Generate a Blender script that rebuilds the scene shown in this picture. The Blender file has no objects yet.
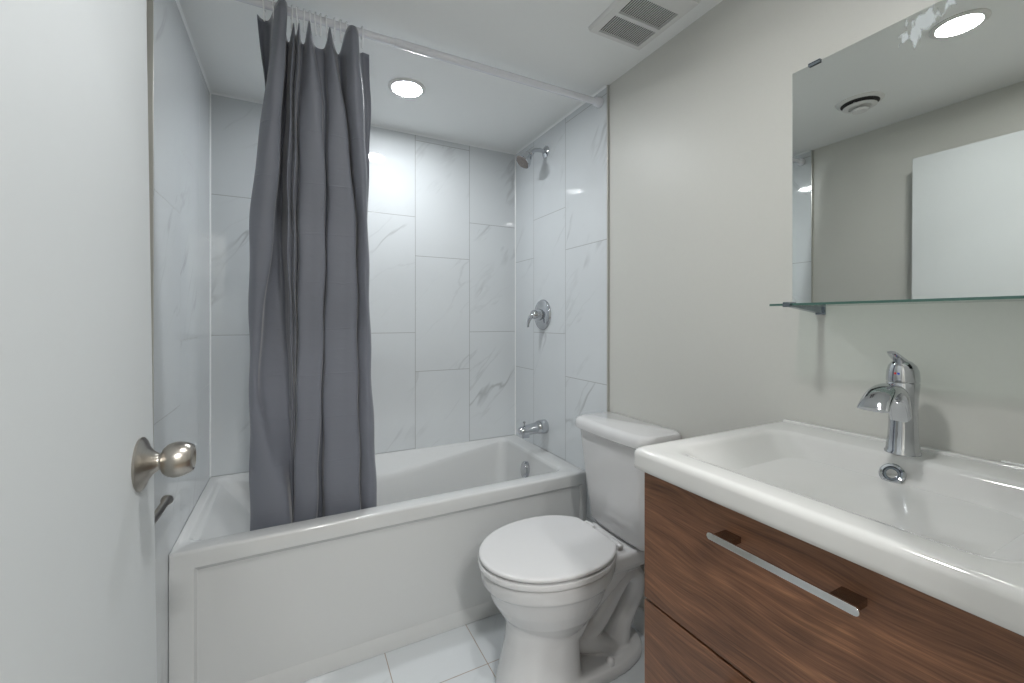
import bpy, bmesh, math, random
from mathutils import Vector, Matrix, Euler
random.seed(7)
S = bpy.context.scene
COL = S.collection
PI = math.pi
# ---------------------------------------------------------------- camera, world, exposure
cd = bpy.data.cameras.new('camera'); cam = bpy.data.objects.new('camera', cd); COL.objects.link(cam)
cam.location = (0, 0, 1.176)
cam.rotation_euler = (PI/2, 0, -math.radians(27.19))
cd.sensor_fit = 'HORIZONTAL'; cd.sensor_width = 36.0
cd.lens = 36.0*424.3/1024
cd.shift_y = -(341.5-320.2)/1024
cd.clip_start = 0.01
S.camera = cam
w = bpy.data.worlds.new('world'); S.world = w; w.use_nodes = True
w.node_tree.nodes['Background'].inputs[0].default_value = (.95, .98, 1, 1)
w.node_tree.nodes['Background'].inputs[1].default_value = .25
S.view_settings.view_transform = 'Standard'; S.view_settings.look = 'None'
S.view_settings.gamma = 1; S.view_settings.use_curve_mapping = False
S.view_settings.exposure = 1.42
LAMP = 95.0          # radiance of the room's recessed lamp
LAMP2 = 76.0         # radiance of the alcove lamp
HALL_FILL = 110.0          # radiance of the fill lamps added in the unseen hallway

# room numbers (metres, camera at x=0,y=0)
XL, XR, YB = -.322, 1.164, 2.221       # tile faces
WL, WR = -.332, 1.172                  # painted wall faces
YT, ZC = 1.397, 2.159                  # tile front edge, ceiling
YN0, YN1 = -.075, .045                 # near wall
ZR = .499                              # tub rim

# ---------------------------------------------------------------- materials
def nt(name):
    m = bpy.data.materials.new(name); m.use_nodes = True
    t = m.node_tree; return m, t, t.nodes['Principled BSDF']
def setp(b, col, rough, metal=0, **k):
    b.inputs['Base Color'].default_value = (*col, 1); b.inputs['Roughness'].default_value = rough
    b.inputs['Metallic'].default_value = metal
    for a, v in k.items(): b.inputs[a.replace('_', ' ')].default_value = v
def nd(t, typ, **k):
    n = t.nodes.new(typ)
    for a, v in k.items(): setattr(n, a, v)
    return n
def math_(t, op, a, b=None, c=None):
    n = nd(t, 'ShaderNodeMath', operation=op)
    for i, v in enumerate((a, b, c)):
        if v is None: continue
        if isinstance(v, (int, float)): n.inputs[i].default_value = v
        else: t.links.new(v, n.inputs[i])
    return n.outputs[0]
def noisy(name, col, rough, scale=40, amt=.04, bump=0, metal=0, stretch=(1, 1, 1), **k):
    m, t, b = nt(name); setp(b, col, rough, metal, **k)
    tc = nd(t, 'ShaderNodeTexCoord'); mp = nd(t, 'ShaderNodeMapping'); mp.inputs['Scale'].default_value = stretch
    n = nd(t, 'ShaderNodeTexNoise'); n.inputs['Scale'].default_value = scale; n.inputs['Detail'].default_value = 4
    t.links.new(tc.outputs['Object'], mp.inputs[0]); t.links.new(mp.outputs[0], n.inputs['Vector'])
    mr = nd(t, 'ShaderNodeMapRange'); mr.inputs[3].default_value = 1-amt; mr.inputs[4].default_value = 1+amt
    t.links.new(n.outputs[0], mr.inputs[0])
    mx = nd(t, 'ShaderNodeVectorMath', operation='SCALE'); mx.inputs[0].default_value = col
    t.links.new(mr.outputs[0], mx.inputs['Scale']); t.links.new(mx.outputs[0], b.inputs['Base Color'])
    if bump:
        bp = nd(t, 'ShaderNodeBump'); bp.inputs['Strength'].default_value = bump; bp.inputs['Distance'].default_value = .002
        t.links.new(n.outputs[0], bp.inputs['Height']); t.links.new(bp.outputs[0], b.inputs['Normal'])
    return m
M = {}
M['paint'] = noisy('greige_paint', (.60, .60, .565), .42, 120, .015, .06)
M['ceiling'] = noisy('ceiling_paint', (.84, .855, .85), .6, 90, .01, .05)
M['white_trim'] = noisy('white_trim_paint', (.78, .79, .78), .35, 60, .01)
M['door'] = noisy('door_paint', (.60, .63, .645), .6, 30, .008, .03)
M['porcelain'] = noisy('porcelain', (.66, .66, .665), .07, 8, .006, Coat_Weight=.4)
M['ceramic_sink'] = noisy('sink_ceramic', (.64, .64, .63), .10, 8, .006, Coat_Weight=.4)
M['acrylic'] = noisy('tub_acrylic', (.62, .63, .63), .11, 8, .006, Coat_Weight=.3)
M['seat'] = noisy('seat_plastic', (.68, .68, .685), .16, 8, .006)
M['chrome'] = noisy('chrome', (.58, .595, .62), .06, 30, .02, metal=1)
M['nickel'] = noisy('brushed_nickel', (.41, .385, .35), .3, 60, .08, .05, metal=1, stretch=(14, 1, 1))
M['bar_metal'] = noisy('polished_bar', (.80, .80, .79), .13, 60, .03, metal=1)
M['post_metal'] = noisy('nickel_post_wood_reflection', (.32, .27, .22), .2, 60, .03, metal=1)  # reflection of the wood painted into the metal as a dark brown tone
M['rod'] = noisy('rod_enamel', (.76, .77, .82), .2, 60, .01)
M['caulk'] = noisy('caulk', (.84, .86, .86), .35, 60, .02)
M['edge_trim'] = noisy('edge_trim_metal', (.50, .50, .47), .3, 60, .03, metal=.5)
M['plastic'] = noisy('white_plastic', (.72, .72, .71), .4, 60, .01)
M['dark'] = noisy('cavity_shade', (.05, .048, .045), .7, 60, .05)  # near-black colour stands in for the shade inside openings
M['dark_rubber'] = noisy('shower_nozzles', (.17, .15, .14), .45, 400, .3)
M['hall_wood'] = noisy('hall_floor', (.35, .27, .2), .4, 20, .1, stretch=(8, 1, 1))
M['red'] = noisy('red_dot', (.6, .03, .03), .3); M['blue'] = noisy('blue_dot', (.03, .07, .5), .3)
def clear_mat(name, col, rough=.03, ior=1.45, tr=1.0):
    m, t, b = nt(name); setp(b, col, rough); b.inputs['Transmission Weight'].default_value = tr; b.inputs['IOR'].default_value = ior
    n = nd(t, 'ShaderNodeTexNoise'); n.inputs['Scale'].default_value = 30
    mr = nd(t, 'ShaderNodeMapRange'); mr.inputs[3].default_value = rough*.8; mr.inputs[4].default_value = rough*1.4
    t.links.new(n.outputs[0], mr.inputs[0]); t.links.new(mr.outputs[0], b.inputs['Roughness']); return m
def thin_glass():
    m, t, b = nt('shelf_glass'); t.nodes.remove(b)
    tr = nd(t, 'ShaderNodeBsdfTransparent'); tr.inputs[0].default_value = (.90, .965, .94, 1)
    gl = nd(t, 'ShaderNodeBsdfGlossy'); gl.inputs['Roughness'].default_value = .02
    fr_ = nd(t, 'ShaderNodeFresnel'); fr_.inputs[0].default_value = 1.45
    mx = nd(t, 'ShaderNodeMixShader'); t.links.new(fr_.outputs[0], mx.inputs[0]); t.links.new(tr.outputs[0], mx.inputs[1]); t.links.new(gl.outputs[0], mx.inputs[2])
    t.links.new(mx.outputs[0], t.nodes['Material Output'].inputs[0]); return m
M['glass'] = thin_glass()
M['clear'] = noisy('clear_plastic', (.88, .90, .92), .15, 60, .02)
M['steel'] = noisy('bracket_steel', (.30, .34, .38), .22, 60, .05, metal=1)
M['glass_edge'] = noisy('green_glass_edge', (.07, .15, .125), .12, 50, .1)
def emis(name, col, s):
    m, t, b = nt(name); setp(b, (.8, .8, .8), .5)
    b.inputs['Emission Color'].default_value = (*col, 1); b.inputs['Emission Strength'].default_value = s; return m
M['lamp_room'] = emis('lamp_glow_room', (1, .995, .98), LAMP)
M['lamp_alcove'] = emis('lamp_glow_alcove', (.95, .98, 1), LAMP2)
M['fill_hall'] = emis('fill_glow_hall', (1, .995, .98), HALL_FILL)
def mirror_mat():
    m, t, b = nt('mirror_silver'); setp(b, (.80, .825, .80), .005, 1)
    tc = nd(t, 'ShaderNodeTexCoord')
    # flash glare on dust, painted as pale smears, strongest by the upper edge
    mp = nd(t, 'ShaderNodeMapping'); mp.inputs['Scale'].default_value = (1, 1, .55); mp.inputs['Rotation'].default_value = (.5, 0, 0)
    t.links.new(tc.outputs['Object'], mp.inputs[0])
    n = nd(t, 'ShaderNodeTexNoise'); n.inputs['Scale'].default_value = 48; n.inputs['Detail'].default_value = 5; n.inputs['Distortion'].default_value = 1.2
    t.links.new(mp.outputs[0], n.inputs['Vector'])
    def blob(c, r):
        s = nd(t, 'ShaderNodeVectorMath', operation='SUBTRACT'); s.inputs[1].default_value = c
        t.links.new(tc.outputs['Object'], s.inputs[0])
        l = nd(t, 'ShaderNodeVectorMath', operation='LENGTH'); t.links.new(s.outputs[0], l.inputs[0])
        mr = nd(t, 'ShaderNodeMapRange'); mr.inputs[1].default_value = 0; mr.inputs[2].default_value = r; mr.inputs[3].default_value = 1; mr.inputs[4].default_value = 0
        t.links.new(l.outputs['Value'], mr.inputs[0]); return mr.outputs[0]
    a = math_(t, 'MAXIMUM', blob((1.17, .396, 1.800), .040), blob((1.17, .412, 1.780), .036))
    a = math_(t, 'MAXIMUM', a, math_(t, 'MULTIPLY', blob((1.17, .352, 1.812), .018), 1.0))
    msk = math_(t, 'ADD', math_(t, 'MULTIPLY', a, .42), n.outputs[0])
    mr = nd(t, 'ShaderNodeMapRange'); mr.inputs[1].default_value = .64; mr.inputs[2].default_value = .78; mr.inputs[4].default_value = .6
    t.links.new(msk, mr.inputs[0]); near = math_(t, 'MINIMUM', math_(t, 'MULTIPLY', a, 6), 1)
    n2 = nd(t, 'ShaderNodeTexNoise'); n2.inputs['Scale'].default_value = 22; n2.inputs['Detail'].default_value = 3; n2.inputs['Distortion'].default_value = 2
    t.links.new(tc.outputs['Object'], n2.inputs['Vector'])
    mr2 = nd(t, 'ShaderNodeMapRange'); mr2.inputs[1].default_value = .67; mr2.inputs[2].default_value = .90; mr2.inputs[4].default_value = .05
    t.links.new(n2.outputs[0], mr2.inputs[0])
    f = math_(t, 'MAXIMUM', math_(t, 'MULTIPLY', mr.outputs[0], near), mr2.outputs[0])
    d = nd(t, 'ShaderNodeBsdfDiffuse'); d.inputs[0].default_value = (.82, .88, .92, 1)
    mx = nd(t, 'ShaderNodeMixShader'); t.links.new(f, mx.inputs[0]); t.links.new(b.outputs[0], mx.inputs[1]); t.links.new(d.outputs[0], mx.inputs[2])
    t.links.new(mx.outputs[0], t.nodes['Material Output'].inputs[0]); return m
M['mirror'] = mirror_mat()

def tile_mat(name, uaxis, u0, sgn, A, B, first, vaxis='Z', vlen=.61, ulen=.305, grout=(.30, .31, .31), base=(.66, .69, .71), gw=.0012, rough=.05, dark=.52, rot=-.6):
    """Marble tile: columns of width ulen counted from u0, alternating joint heights A and B."""
    m, t, b = nt(name); setp(b, base, rough, Coat_Weight=.2)
    tc = nd(t, 'ShaderNodeTexCoord'); sp = nd(t, 'ShaderNodeSeparateXYZ'); t.links.new(tc.outputs['Object'], sp.inputs[0])
    U = math_(t, 'MULTIPLY', math_(t, 'SUBTRACT', sp.outputs[uaxis], u0), sgn)
    V = sp.outputs[vaxis]
    un = math_(t, 'DIVIDE', U, ulen); ci = math_(t, 'FLOOR', un); uf = math_(t, 'SUBTRACT', un, ci)
    par = math_(t, 'FLOORED_MODULO', math_(t, 'ADD', ci, first), 2)
    off = math_(t, 'ADD', math_(t, 'MULTIPLY', par, B-A), A)
    vn = math_(t, 'DIVIDE', math_(t, 'SUBTRACT', V, off), vlen); ri = math_(t, 'FLOOR', vn); vf = math_(t, 'SUBTRACT', vn, ri)
    du = math_(t, 'MULTIPLY', math_(t, 'MINIMUM', uf, math_(t, 'SUBTRACT', 1, uf)), ulen)
    dv = math_(t, 'MULTIPLY', math_(t, 'MINIMUM', vf, math_(t, 'SUBTRACT', 1, vf)), vlen)
    d = math_(t, 'MINIMUM', du, dv)
    g = nd(t, 'ShaderNodeMapRange'); g.inputs[1].default_value = gw*.6; g.inputs[2].default_value = gw*1.4; g.inputs[3].default_value = 1; g.inputs[4].default_value = 0
    t.links.new(d, g.inputs[0])
    # per tile shift of the vein pattern
    cmb = nd(t, 'ShaderNodeCombineXYZ'); t.links.new(ci, cmb.inputs[0]); t.links.new(ri, cmb.inputs[1])
    wn = nd(t, 'ShaderNodeTexWhiteNoise'); wn.noise_dimensions = '3D'; t.links.new(cmb.outputs[0], wn.inputs['Vector'])
    sc = nd(t, 'ShaderNodeVectorMath', operation='SCALE'); sc.inputs['Scale'].default_value = 13.7; t.links.new(wn.outputs['Color'], sc.inputs[0])
    uv = nd(t, 'ShaderNodeCombineXYZ'); t.links.new(U, uv.inputs[0]); t.links.new(V, uv.inputs[1])
    ad = nd(t, 'ShaderNodeVectorMath', operation='ADD'); t.links.new(uv.outputs[0], ad.inputs[0]); t.links.new(sc.outputs[0], ad.inputs[1])
    def vein(scale, rot, width, stretch, detail, dist):
        mp = nd(t, 'ShaderNodeMapping'); mp.inputs['Rotation'].default_value = (0, 0, rot)
        t.links.new(ad.outputs[0], mp.inputs[0])
        mp2 = nd(t, 'ShaderNodeMapping'); mp2.inputs['Scale'].default_value = (1, stretch, 1)
        t.links.new(mp.outputs[0], mp2.inputs[0])
        n = nd(t, 'ShaderNodeTexNoise'); n.inputs['Scale'].default_value = scale; n.inputs['Detail'].default_value = detail
        n.inputs['Roughness'].default_value = .55; n.inputs['Distortion'].default_value = dist
        t.links.new(mp2.outputs[0], n.inputs['Vector'])
        a = math_(t, 'ABSOLUTE', math_(t, 'SUBTRACT', n.outputs[0], .5))
        mr = nd(t, 'ShaderNodeMapRange'); mr.inputs[1].default_value = 0; mr.inputs[2].default_value = width; mr.inputs[3].default_value = 1; mr.inputs[4].default_value = 0
        t.links.new(a, mr.inputs[0]); return mr.outputs[0]
    v1 = vein(1.7, rot, .009, .22, 5, .12)
    v2 = vein(3.6, rot*1.35, .012, .2, 5, .2)
    # a slow mask so that veins fade in and out
    mk = nd(t, 'ShaderNodeTexNoise'); mk.inputs['Scale'].default_value = 3.1; t.links.new(ad.outputs[0], mk.inputs['Vector'])
    mm = nd(t, 'ShaderNodeMapRange'); mm.inputs[1].default_value = .47; mm.inputs[2].default_value = .68; t.links.new(mk.outputs[0], mm.inputs[0])
    mk2 = nd(t, 'ShaderNodeTexNoise'); mk2.inputs['Scale'].default_value = 4.3; t.links.new(sc.outputs[0], mk2.inputs['Vector'])
    cl = nd(t, 'ShaderNodeTexNoise'); cl.inputs['Scale'].default_value = 5; cl.inputs['Detail'].default_value = 3; t.links.new(ad.outputs[0], cl.inputs['Vector'])
    s1 = math_(t, 'MULTIPLY', math_(t, 'MULTIPLY', v1, mm.outputs[0]), dark)
    s2 = math_(t, 'MULTIPLY', math_(t, 'MULTIPLY', v2, mm.outputs[0]), .20)
    cld = math_(t, 'MULTIPLY', math_(t, 'SUBTRACT', cl.outputs[0], .45), .14)
    tot = math_(t, 'ADD', math_(t, 'MAXIMUM', s1, s2), math_(t, 'MAXIMUM', cld, 0))
    mx = nd(t, 'ShaderNodeMix', data_type='RGBA'); t.links.new(tot, mx.inputs[0])
    mx.inputs[6].default_value = (*base, 1); mx.inputs[7].default_value = (.27, .28, .29, 1)
    mg = nd(t, 'ShaderNodeMix', data_type='RGBA'); t.links.new(g.outputs[0], mg.inputs[0])
    t.links.new(mx.outputs[2], mg.inputs[6]); mg.inputs[7].default_value = (*grout, 1)
    t.links.new(mg.outputs[2], b.inputs['Base Color'])
    rr = math_(t, 'ADD', math_(t, 'MULTIPLY', g.outputs[0], .5), rough); t.links.new(rr, b.inputs['Roughness'])
    bp = nd(t, 'ShaderNodeBump'); bp.inputs['Strength'].default_value = .4; bp.inputs['Distance'].default_value = .001
    bp.invert = True; t.links.new(g.outputs[0], bp.inputs['Height']); t.links.new(bp.outputs[0], b.inputs['Normal'])
    return m
ZA, ZB = 1.7205, 1.515
M['tile_back'] = tile_mat('marble_tile_back', 'X', .873+.305, -1, ZA, ZB, 0, rot=-.62)
M['tile_right'] = tile_mat('marble_tile_right', 'Y', YT, 1, ZA, ZB, 1)
M['tile_left'] = tile_mat('marble_tile_left', 'Y', 1.38, 1, ZA, ZB, 1, rot=.6)
M['tile_floor'] = tile_mat('marble_tile_floor', 'X', .285, 1, 1.33, 1.33, 0, vaxis='Y', grout=(.33, .26, .2), gw=.0014, rough=.12, dark=.45, base=(.64, .67, .69), rot=.7)

def wood_mat():
    m, t, b = nt('walnut_woodgrain'); setp(b, (.15, .07, .04), .42)
    tc = nd(t, 'ShaderNodeTexCoord')
    wp = nd(t, 'ShaderNodeTexNoise'); wp.inputs['Scale'].default_value = 3.2; wp.inputs['Detail'].default_value = 2
    mp0 = nd(t, 'ShaderNodeMapping'); mp0.inputs['Scale'].default_value = (1, .7, 1.6); t.links.new(tc.outputs['Object'], mp0.inputs[0]); t.links.new(mp0.outputs[0], wp.inputs['Vector'])
    sh = nd(t, 'ShaderNodeCombineXYZ'); t.links.new(math_(t, 'MULTIPLY', wp.outputs[0], .085), sh.inputs[2])
    ad = nd(t, 'ShaderNodeVectorMath', operation='ADD'); t.links.new(tc.outputs['Object'], ad.inputs[0]); t.links.new(sh.outputs[0], ad.inputs[1])
    mp = nd(t, 'ShaderNodeMapping'); mp.inputs['Scale'].default_value = (1, 2.4, 62); t.links.new(ad.outputs[0], mp.inputs[0])
    n = nd(t, 'ShaderNodeTexNoise'); n.inputs['Scale'].default_value = 2.6; n.inputs['Detail'].default_value = 8; n.inputs['Roughness'].default_value = .62; n.inputs['Distortion'].default_value = .4
    t.links.new(mp.outputs[0], n.inputs['Vector'])
    mpf = nd(t, 'ShaderNodeMapping'); mpf.inputs['Scale'].default_value = (1, 5, 190); t.links.new(ad.outputs[0], mpf.inputs[0])
    nf = nd(t, 'ShaderNodeTexNoise'); nf.inputs['Scale'].default_value = 3; nf.inputs['Detail'].default_value = 3; t.links.new(mpf.outputs[0], nf.inputs['Vector'])
    mpb = nd(t, 'ShaderNodeMapping'); mpb.inputs['Scale'].default_value = (1, 1.6, 7); t.links.new(ad.outputs[0], mpb.inputs[0])
    nb = nd(t, 'ShaderNodeTexNoise'); nb.inputs['Scale'].default_value = 3; nb.inputs['Detail'].default_value = 3; t.links.new(mpb.outputs[0], nb.inputs['Vector'])
    # knots
    vo = nd(t, 'ShaderNodeTexVoronoi'); vo.inputs['Scale'].default_value = 4.2; vo.inputs['Randomness'].default_value = 1
    mpv = nd(t, 'ShaderNodeMapping'); mpv.inputs['Scale'].default_value = (0, 1, 1.9); mpv.inputs['Location'].default_value = (0, .31, .17)
    t.links.new(ad.outputs[0], mpv.inputs[0]); t.links.new(mpv.outputs[0], vo.inputs['Vector'])
    kn = nd(t, 'ShaderNodeMapRange'); kn.inputs[1].default_value = .03; kn.inputs[2].default_value = .20; kn.inputs[3].default_value = .22; kn.inputs[4].default_value = 0
    t.links.new(vo.outputs['Distance'], kn.inputs[0])
    f = math_(t, 'ADD', math_(t, 'MULTIPLY', n.outputs[0], .55), math_(t, 'MULTIPLY', nf.outputs[0], .36))
    f = math_(t, 'ADD', f, math_(t, 'MULTIPLY', math_(t, 'SUBTRACT', nb.outputs[0], .4), .35))
    f = math_(t, 'SUBTRACT', f, kn.outputs[0])
    cr = nd(t, 'ShaderNodeValToRGB'); e = cr.color_ramp.elements
    e[0].position = .26; e[0].color = (.046, .021, .012, 1); e[1].position = .68; e[1].color = (.34, .165, .082, 1)
    x = e.new(.42); x.color = (.125, .056, .029, 1); x = e.new(.55); x.color = (.20, .092, .047, 1)
    t.links.new(f, cr.inputs[0]); t.links.new(cr.outputs[0], b.inputs['Base Color'])
    bp = nd(t, 'ShaderNodeBump'); bp.inputs['Strength'].default_value = .25; bp.inputs['Distance'].default_value = .0008
    t.links.new(f, bp.inputs['Height']); t.links.new(bp.outputs[0], b.inputs['Normal']); return m
M['wood'] = wood_mat()
def fabric_mat():
    m, t, b = nt('grey_polyester'); setp(b, (.170, .181, .216), .55, Sheen_Weight=.35, Sheen_Roughness=.4)
    tc = nd(t, 'ShaderNodeTexCoord')
    n = nd(t, 'ShaderNodeTexNoise'); n.inputs['Scale'].default_value = 9; n.inputs['Detail'].default_value = 5; n.inputs['Distortion'].default_value = .6
    mp = nd(t, 'ShaderNodeMapping'); mp.inputs['Scale'].default_value = (1, 1, 2.2); t.links.new(tc.outputs['Object'], mp.inputs[0]); t.links.new(mp.outputs[0], n.inputs['Vector'])
    # storage creases: thin horizontal lines
    sp = nd(t, 'ShaderNodeSeparateXYZ'); t.links.new(tc.outputs['Object'], sp.inputs[0])
    zz = math_(t, 'ADD', sp.outputs[2], math_(t, 'MULTIPLY', n.outputs[0], .03))
    fr = math_(t, 'FRACT', math_(t, 'DIVIDE', zz, .155))
    cr = nd(t, 'ShaderNodeMapRange'); cr.inputs[1].default_value = 0; cr.inputs[2].default_value = .02; cr.inputs[3].default_value = 1; cr.inputs[4].default_value = 0
    t.links.new(math_(t, 'ABSOLUTE', math_(t, 'SUBTRACT', fr, .5)), cr.inputs[0])
    h = math_(t, 'ADD', n.outputs[0], math_(t, 'MULTIPLY', cr.outputs[0], .22))
    bp = nd(t, 'ShaderNodeBump'); bp.inputs['Strength'].default_value = .35; bp.inputs['Distance'].default_value = .006
    t.links.new(h, bp.inputs['Height'])
    wv = nd(t, 'ShaderNodeTexNoise'); wv.inputs['Scale'].default_value = 900; t.links.new(tc.outputs['Object'], wv.inputs['Vector'])
    bp2 = nd(t, 'ShaderNodeBump'); bp2.inputs['Strength'].default_value = .15; bp2.inputs['Distance'].default_value = .0006
    t.links.new(wv.outputs[0], bp2.inputs['Height']); t.links.new(bp.outputs[0], bp2.inputs['Normal'])
    t.links.new(bp2.outputs[0], b.inputs['Normal']); return m
M['fabric'] = fabric_mat()

# ---------------------------------------------------------------- helpers
def obj(name, bm, mat, parent=None, smooth=True, bevel=0, seg=3, ang=35):
    me = bpy.data.meshes.new(name)
    bmesh.ops.recalc_face_normals(bm, faces=bm.faces)
    bm.to_mesh(me); bm.free()
    o = bpy.data.objects.new(name, me); COL.objects.link(o); me.materials.append(mat)
    if smooth:
        for p in me.polygons: p.use_smooth = True
    if bevel:
        md = o.modifiers.new('bevel', 'BEVEL'); md.width = bevel; md.segments = seg; md.limit_method = 'ANGLE'; md.angle_limit = math.radians(ang)
        wnm = o.modifiers.new('wn', 'WEIGHTED_NORMAL'); wnm.keep_sharp = True
    elif smooth:
        try: me.set_sharp_from_angle(angle=math.radians(42))
        except Exception: pass
    if parent:
        o.parent = parent
        o.matrix_parent_inverse = Matrix.Translation(-Vector(parent.location))
    return o
def thing(name, loc, label, cat, group=None):
    o = bpy.data.objects.new(name, None); COL.objects.link(o); o.location = loc; o.empty_display_size = .05
    return tag(o, label, cat, group)
def tag(o, label, cat, group=None):
    o['label'] = label; o['category'] = cat
    if group: o['group'] = group
    return o
def struct(name, bm, mat, **k):
    o = obj(name, bm, mat, **k); o['kind'] = 'structure'; return o
def box(bm, x0, x1, y0, y1, z0, z1):
    vs = [bm.verts.new((x, y, z)) for x in (x0, x1) for y in (y0, y1) for z in (z0, z1)]
    for f in ((0, 1, 3, 2), (4, 6, 7, 5), (0, 4, 5, 1), (2, 3, 7, 6), (0, 2, 6, 4), (1, 5, 7, 3)): bm.faces.new([vs[i] for i in f])
    return vs
def B(*a):
    bm = bmesh.new(); box(bm, *a); return bm
def frame_of(d):
    d = Vector(d).normalized(); u = Vector((0, 0, 1)) if abs(d.z) < .95 else Vector((1, 0, 0))
    a = d.cross(u).normalized(); return a, a.cross(d).normalized(), d
def lathe(bm, prof, origin, axis, n=40, sy=1.0):
    """prof: list of (radius, distance along axis)"""
    a, b, d = frame_of(axis); o = Vector(origin); rings = []
    for r, h in prof:
        if r < 1e-6: rings.append([bm.verts.new(o+d*h)])
        else: rings.append([bm.verts.new(o+d*h+a*(r*math.cos(2*PI*i/n))+b*(r*sy*math.sin(2*PI*i/n))) for i in range(n)])
    for p, q in zip(rings, rings[1:]):
        for i in range(n):
            j = (i+1) % n
            f = [p[i % len(p)], p[j % len(p)], q[j % len(q)], q[i % len(q)]]
            g = []
            for v in f:
                if v not in g: g.append(v)
            if len(g) > 2: bm.faces.new(g)
    for rg in (rings[0], rings[-1]):
        if len(rg) > 1: bm.faces.new(rg)
    return bm
def loft(bm, rings, cap0=True, cap1=True, closed=True):
    R = [[bm.verts.new(p) for p in r] for r in rings]; n = len(R[0])
    for p, q in zip(R, R[1:]):
        for i in range(n if closed else n-1):
            j = (i+1) % n; bm.faces.new((p[i], p[j], q[j], q[i]))
    if cap0: bm.faces.new(R[0])
    if cap1: bm.faces.new(R[-1][::-1])
    return R
def cr(pts, k=8):
    """Catmull-Rom through pts (Vectors), k samples a segment"""
    P = [Vector(p) for p in pts]; out = []
    for i in range(len(P)-1):
        p0 = P[max(i-1, 0)]; p1 = P[i]; p2 = P[i+1]; p3 = P[min(i+2, len(P)-1)]
        for s in range(k):
            t = s/k; out.append(.5*((2*p1)+(p2-p0)*t+(2*p0-5*p1+4*p2-p3)*t*t+(3*p1-p0-3*p2+p3)*t**3))
    out.append(P[-1]); return out
def tube(bm, pts, rad, n=20, k=8, up=(0, 1, 0), cap=True):
    """pts: centre points; rad: one radius, or list of (ra, rb) along up-ish and side"""
    if not isinstance(rad, (list, tuple)): rad = [(rad, rad)]*len(pts)
    full = cr([list(p)+[] for p in pts], k); rr = cr([(r[0], r[1], 0) for r in rad], k)
    rings = []
    for i, p in enumerate(full):
        d = (full[min(i+1, len(full)-1)]-full[max(i-1, 0)]).normalized()
        a = Vector(up); a = (a-d*a.dot(d)).normalized(); b = d.cross(a)
        rings.append([p+a*(rr[i].x*math.cos(2*PI*j/n))+b*(rr[i].y*math.sin(2*PI*j/n)) for j in range(n)])
    loft(bm, rings, cap, cap); return bm
def rrect(x0, x1, y0, y1, r, z, n=8, m=10):
    """rounded rectangle, constant vertex count; corners n segs, sides m segs"""
    P = []
    cs = [((x1-r, y1-r), 0), ((x0+r, y1-r), PI/2), ((x0+r, y0+r), PI), ((x1-r, y0+r), 3*PI/2)]
    arcs = [[(cx+r*math.cos(a+PI/2*i/n), cy+r*math.sin(a+PI/2*i/n)) for i in range(n+1)] for (cx, cy), a in cs]
    for k in range(4):
        P += arcs[k]; a = arcs[k][-1]; b = arcs[(k+1) % 4][0]
        P += [(a[0]+(b[0]-a[0])*i/m, a[1]+(b[1]-a[1])*i/m) for i in range(1, m)]
    return [Vector((x, y, z)) for x, y in P]
def sstep(a, b, x):
    t = max(0, min(1, (x-a)/(b-a))); return t*t*(3-2*t)

# ---------------------------------------------------------------- room shell
struct('floor', B(WL-.1, WR+.1, YN0, YB+.1, -.08, 0), M['tile_floor'], smooth=False)
struct('ceiling', B(WL-.1, WR+.1, YN0, YB+.1, ZC, ZC+.08), M['ceiling'], smooth=False)
struct('wall_right', B(WR, WR+.1, YN0, YB+.1, 0, ZC), M['paint'], smooth=False)
struct('wall_left', B(WL-.1, WL, YN0, YB+.1, 0, ZC), M['paint'], smooth=False)
struct('wall_back_tiled', B(XL-.002, XR+.002, YB, YB+.1, .3, ZC), M['tile_back'], smooth=False)
struct('wall_right_tiled', B(XR, WR+.001, YT, YB+.001, 0, ZC), M['tile_right'], smooth=False)
struct('wall_left_tiled', B(WL-.001, XL, YT-.007, YB+.001, 0, ZC), M['tile_left'], smooth=False)
bm = bmesh.new(); DX0, DX1, DZ = -.20, .575, 1.96
box(bm, WL, DX0, YN0, YN1, 0, ZC); box(bm, DX1, WR, YN0, YN1, 0, ZC); box(bm, DX0, DX1, YN0, YN1, DZ, ZC)
struct('wall_near', bm, M['paint'], smooth=False)
bm = bmesh.new()   # door casing and jamb lining of the doorway
box(bm, DX0-.05, DX0, YN1, YN1+.012, 0, DZ+.055); box(bm, DX1, DX1+.05, YN1, YN1+.012, 0, DZ+.055); box(bm, DX0, DX1, YN1, YN1+.012, DZ, DZ+.055)
box(bm, DX0, DX0+.012, YN0, YN1, 0, DZ); box(bm, DX1-.012, DX1, YN0, YN1, 0, DZ); box(bm, DX0, DX1, YN0, YN1, DZ-.012, DZ)
struct('trim_doorway', bm, M['white_trim'], smooth=False)
# skirting boards
struct('baseboard_right', B(WR-.013, WR, .11, YT-.004, 0, .09), M['white_trim'], bevel=.003)
struct('baseboard_left', B(WL, WL+.013, .06, YT-.012, 0, .09), M['white_trim'], bevel=.003)
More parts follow.
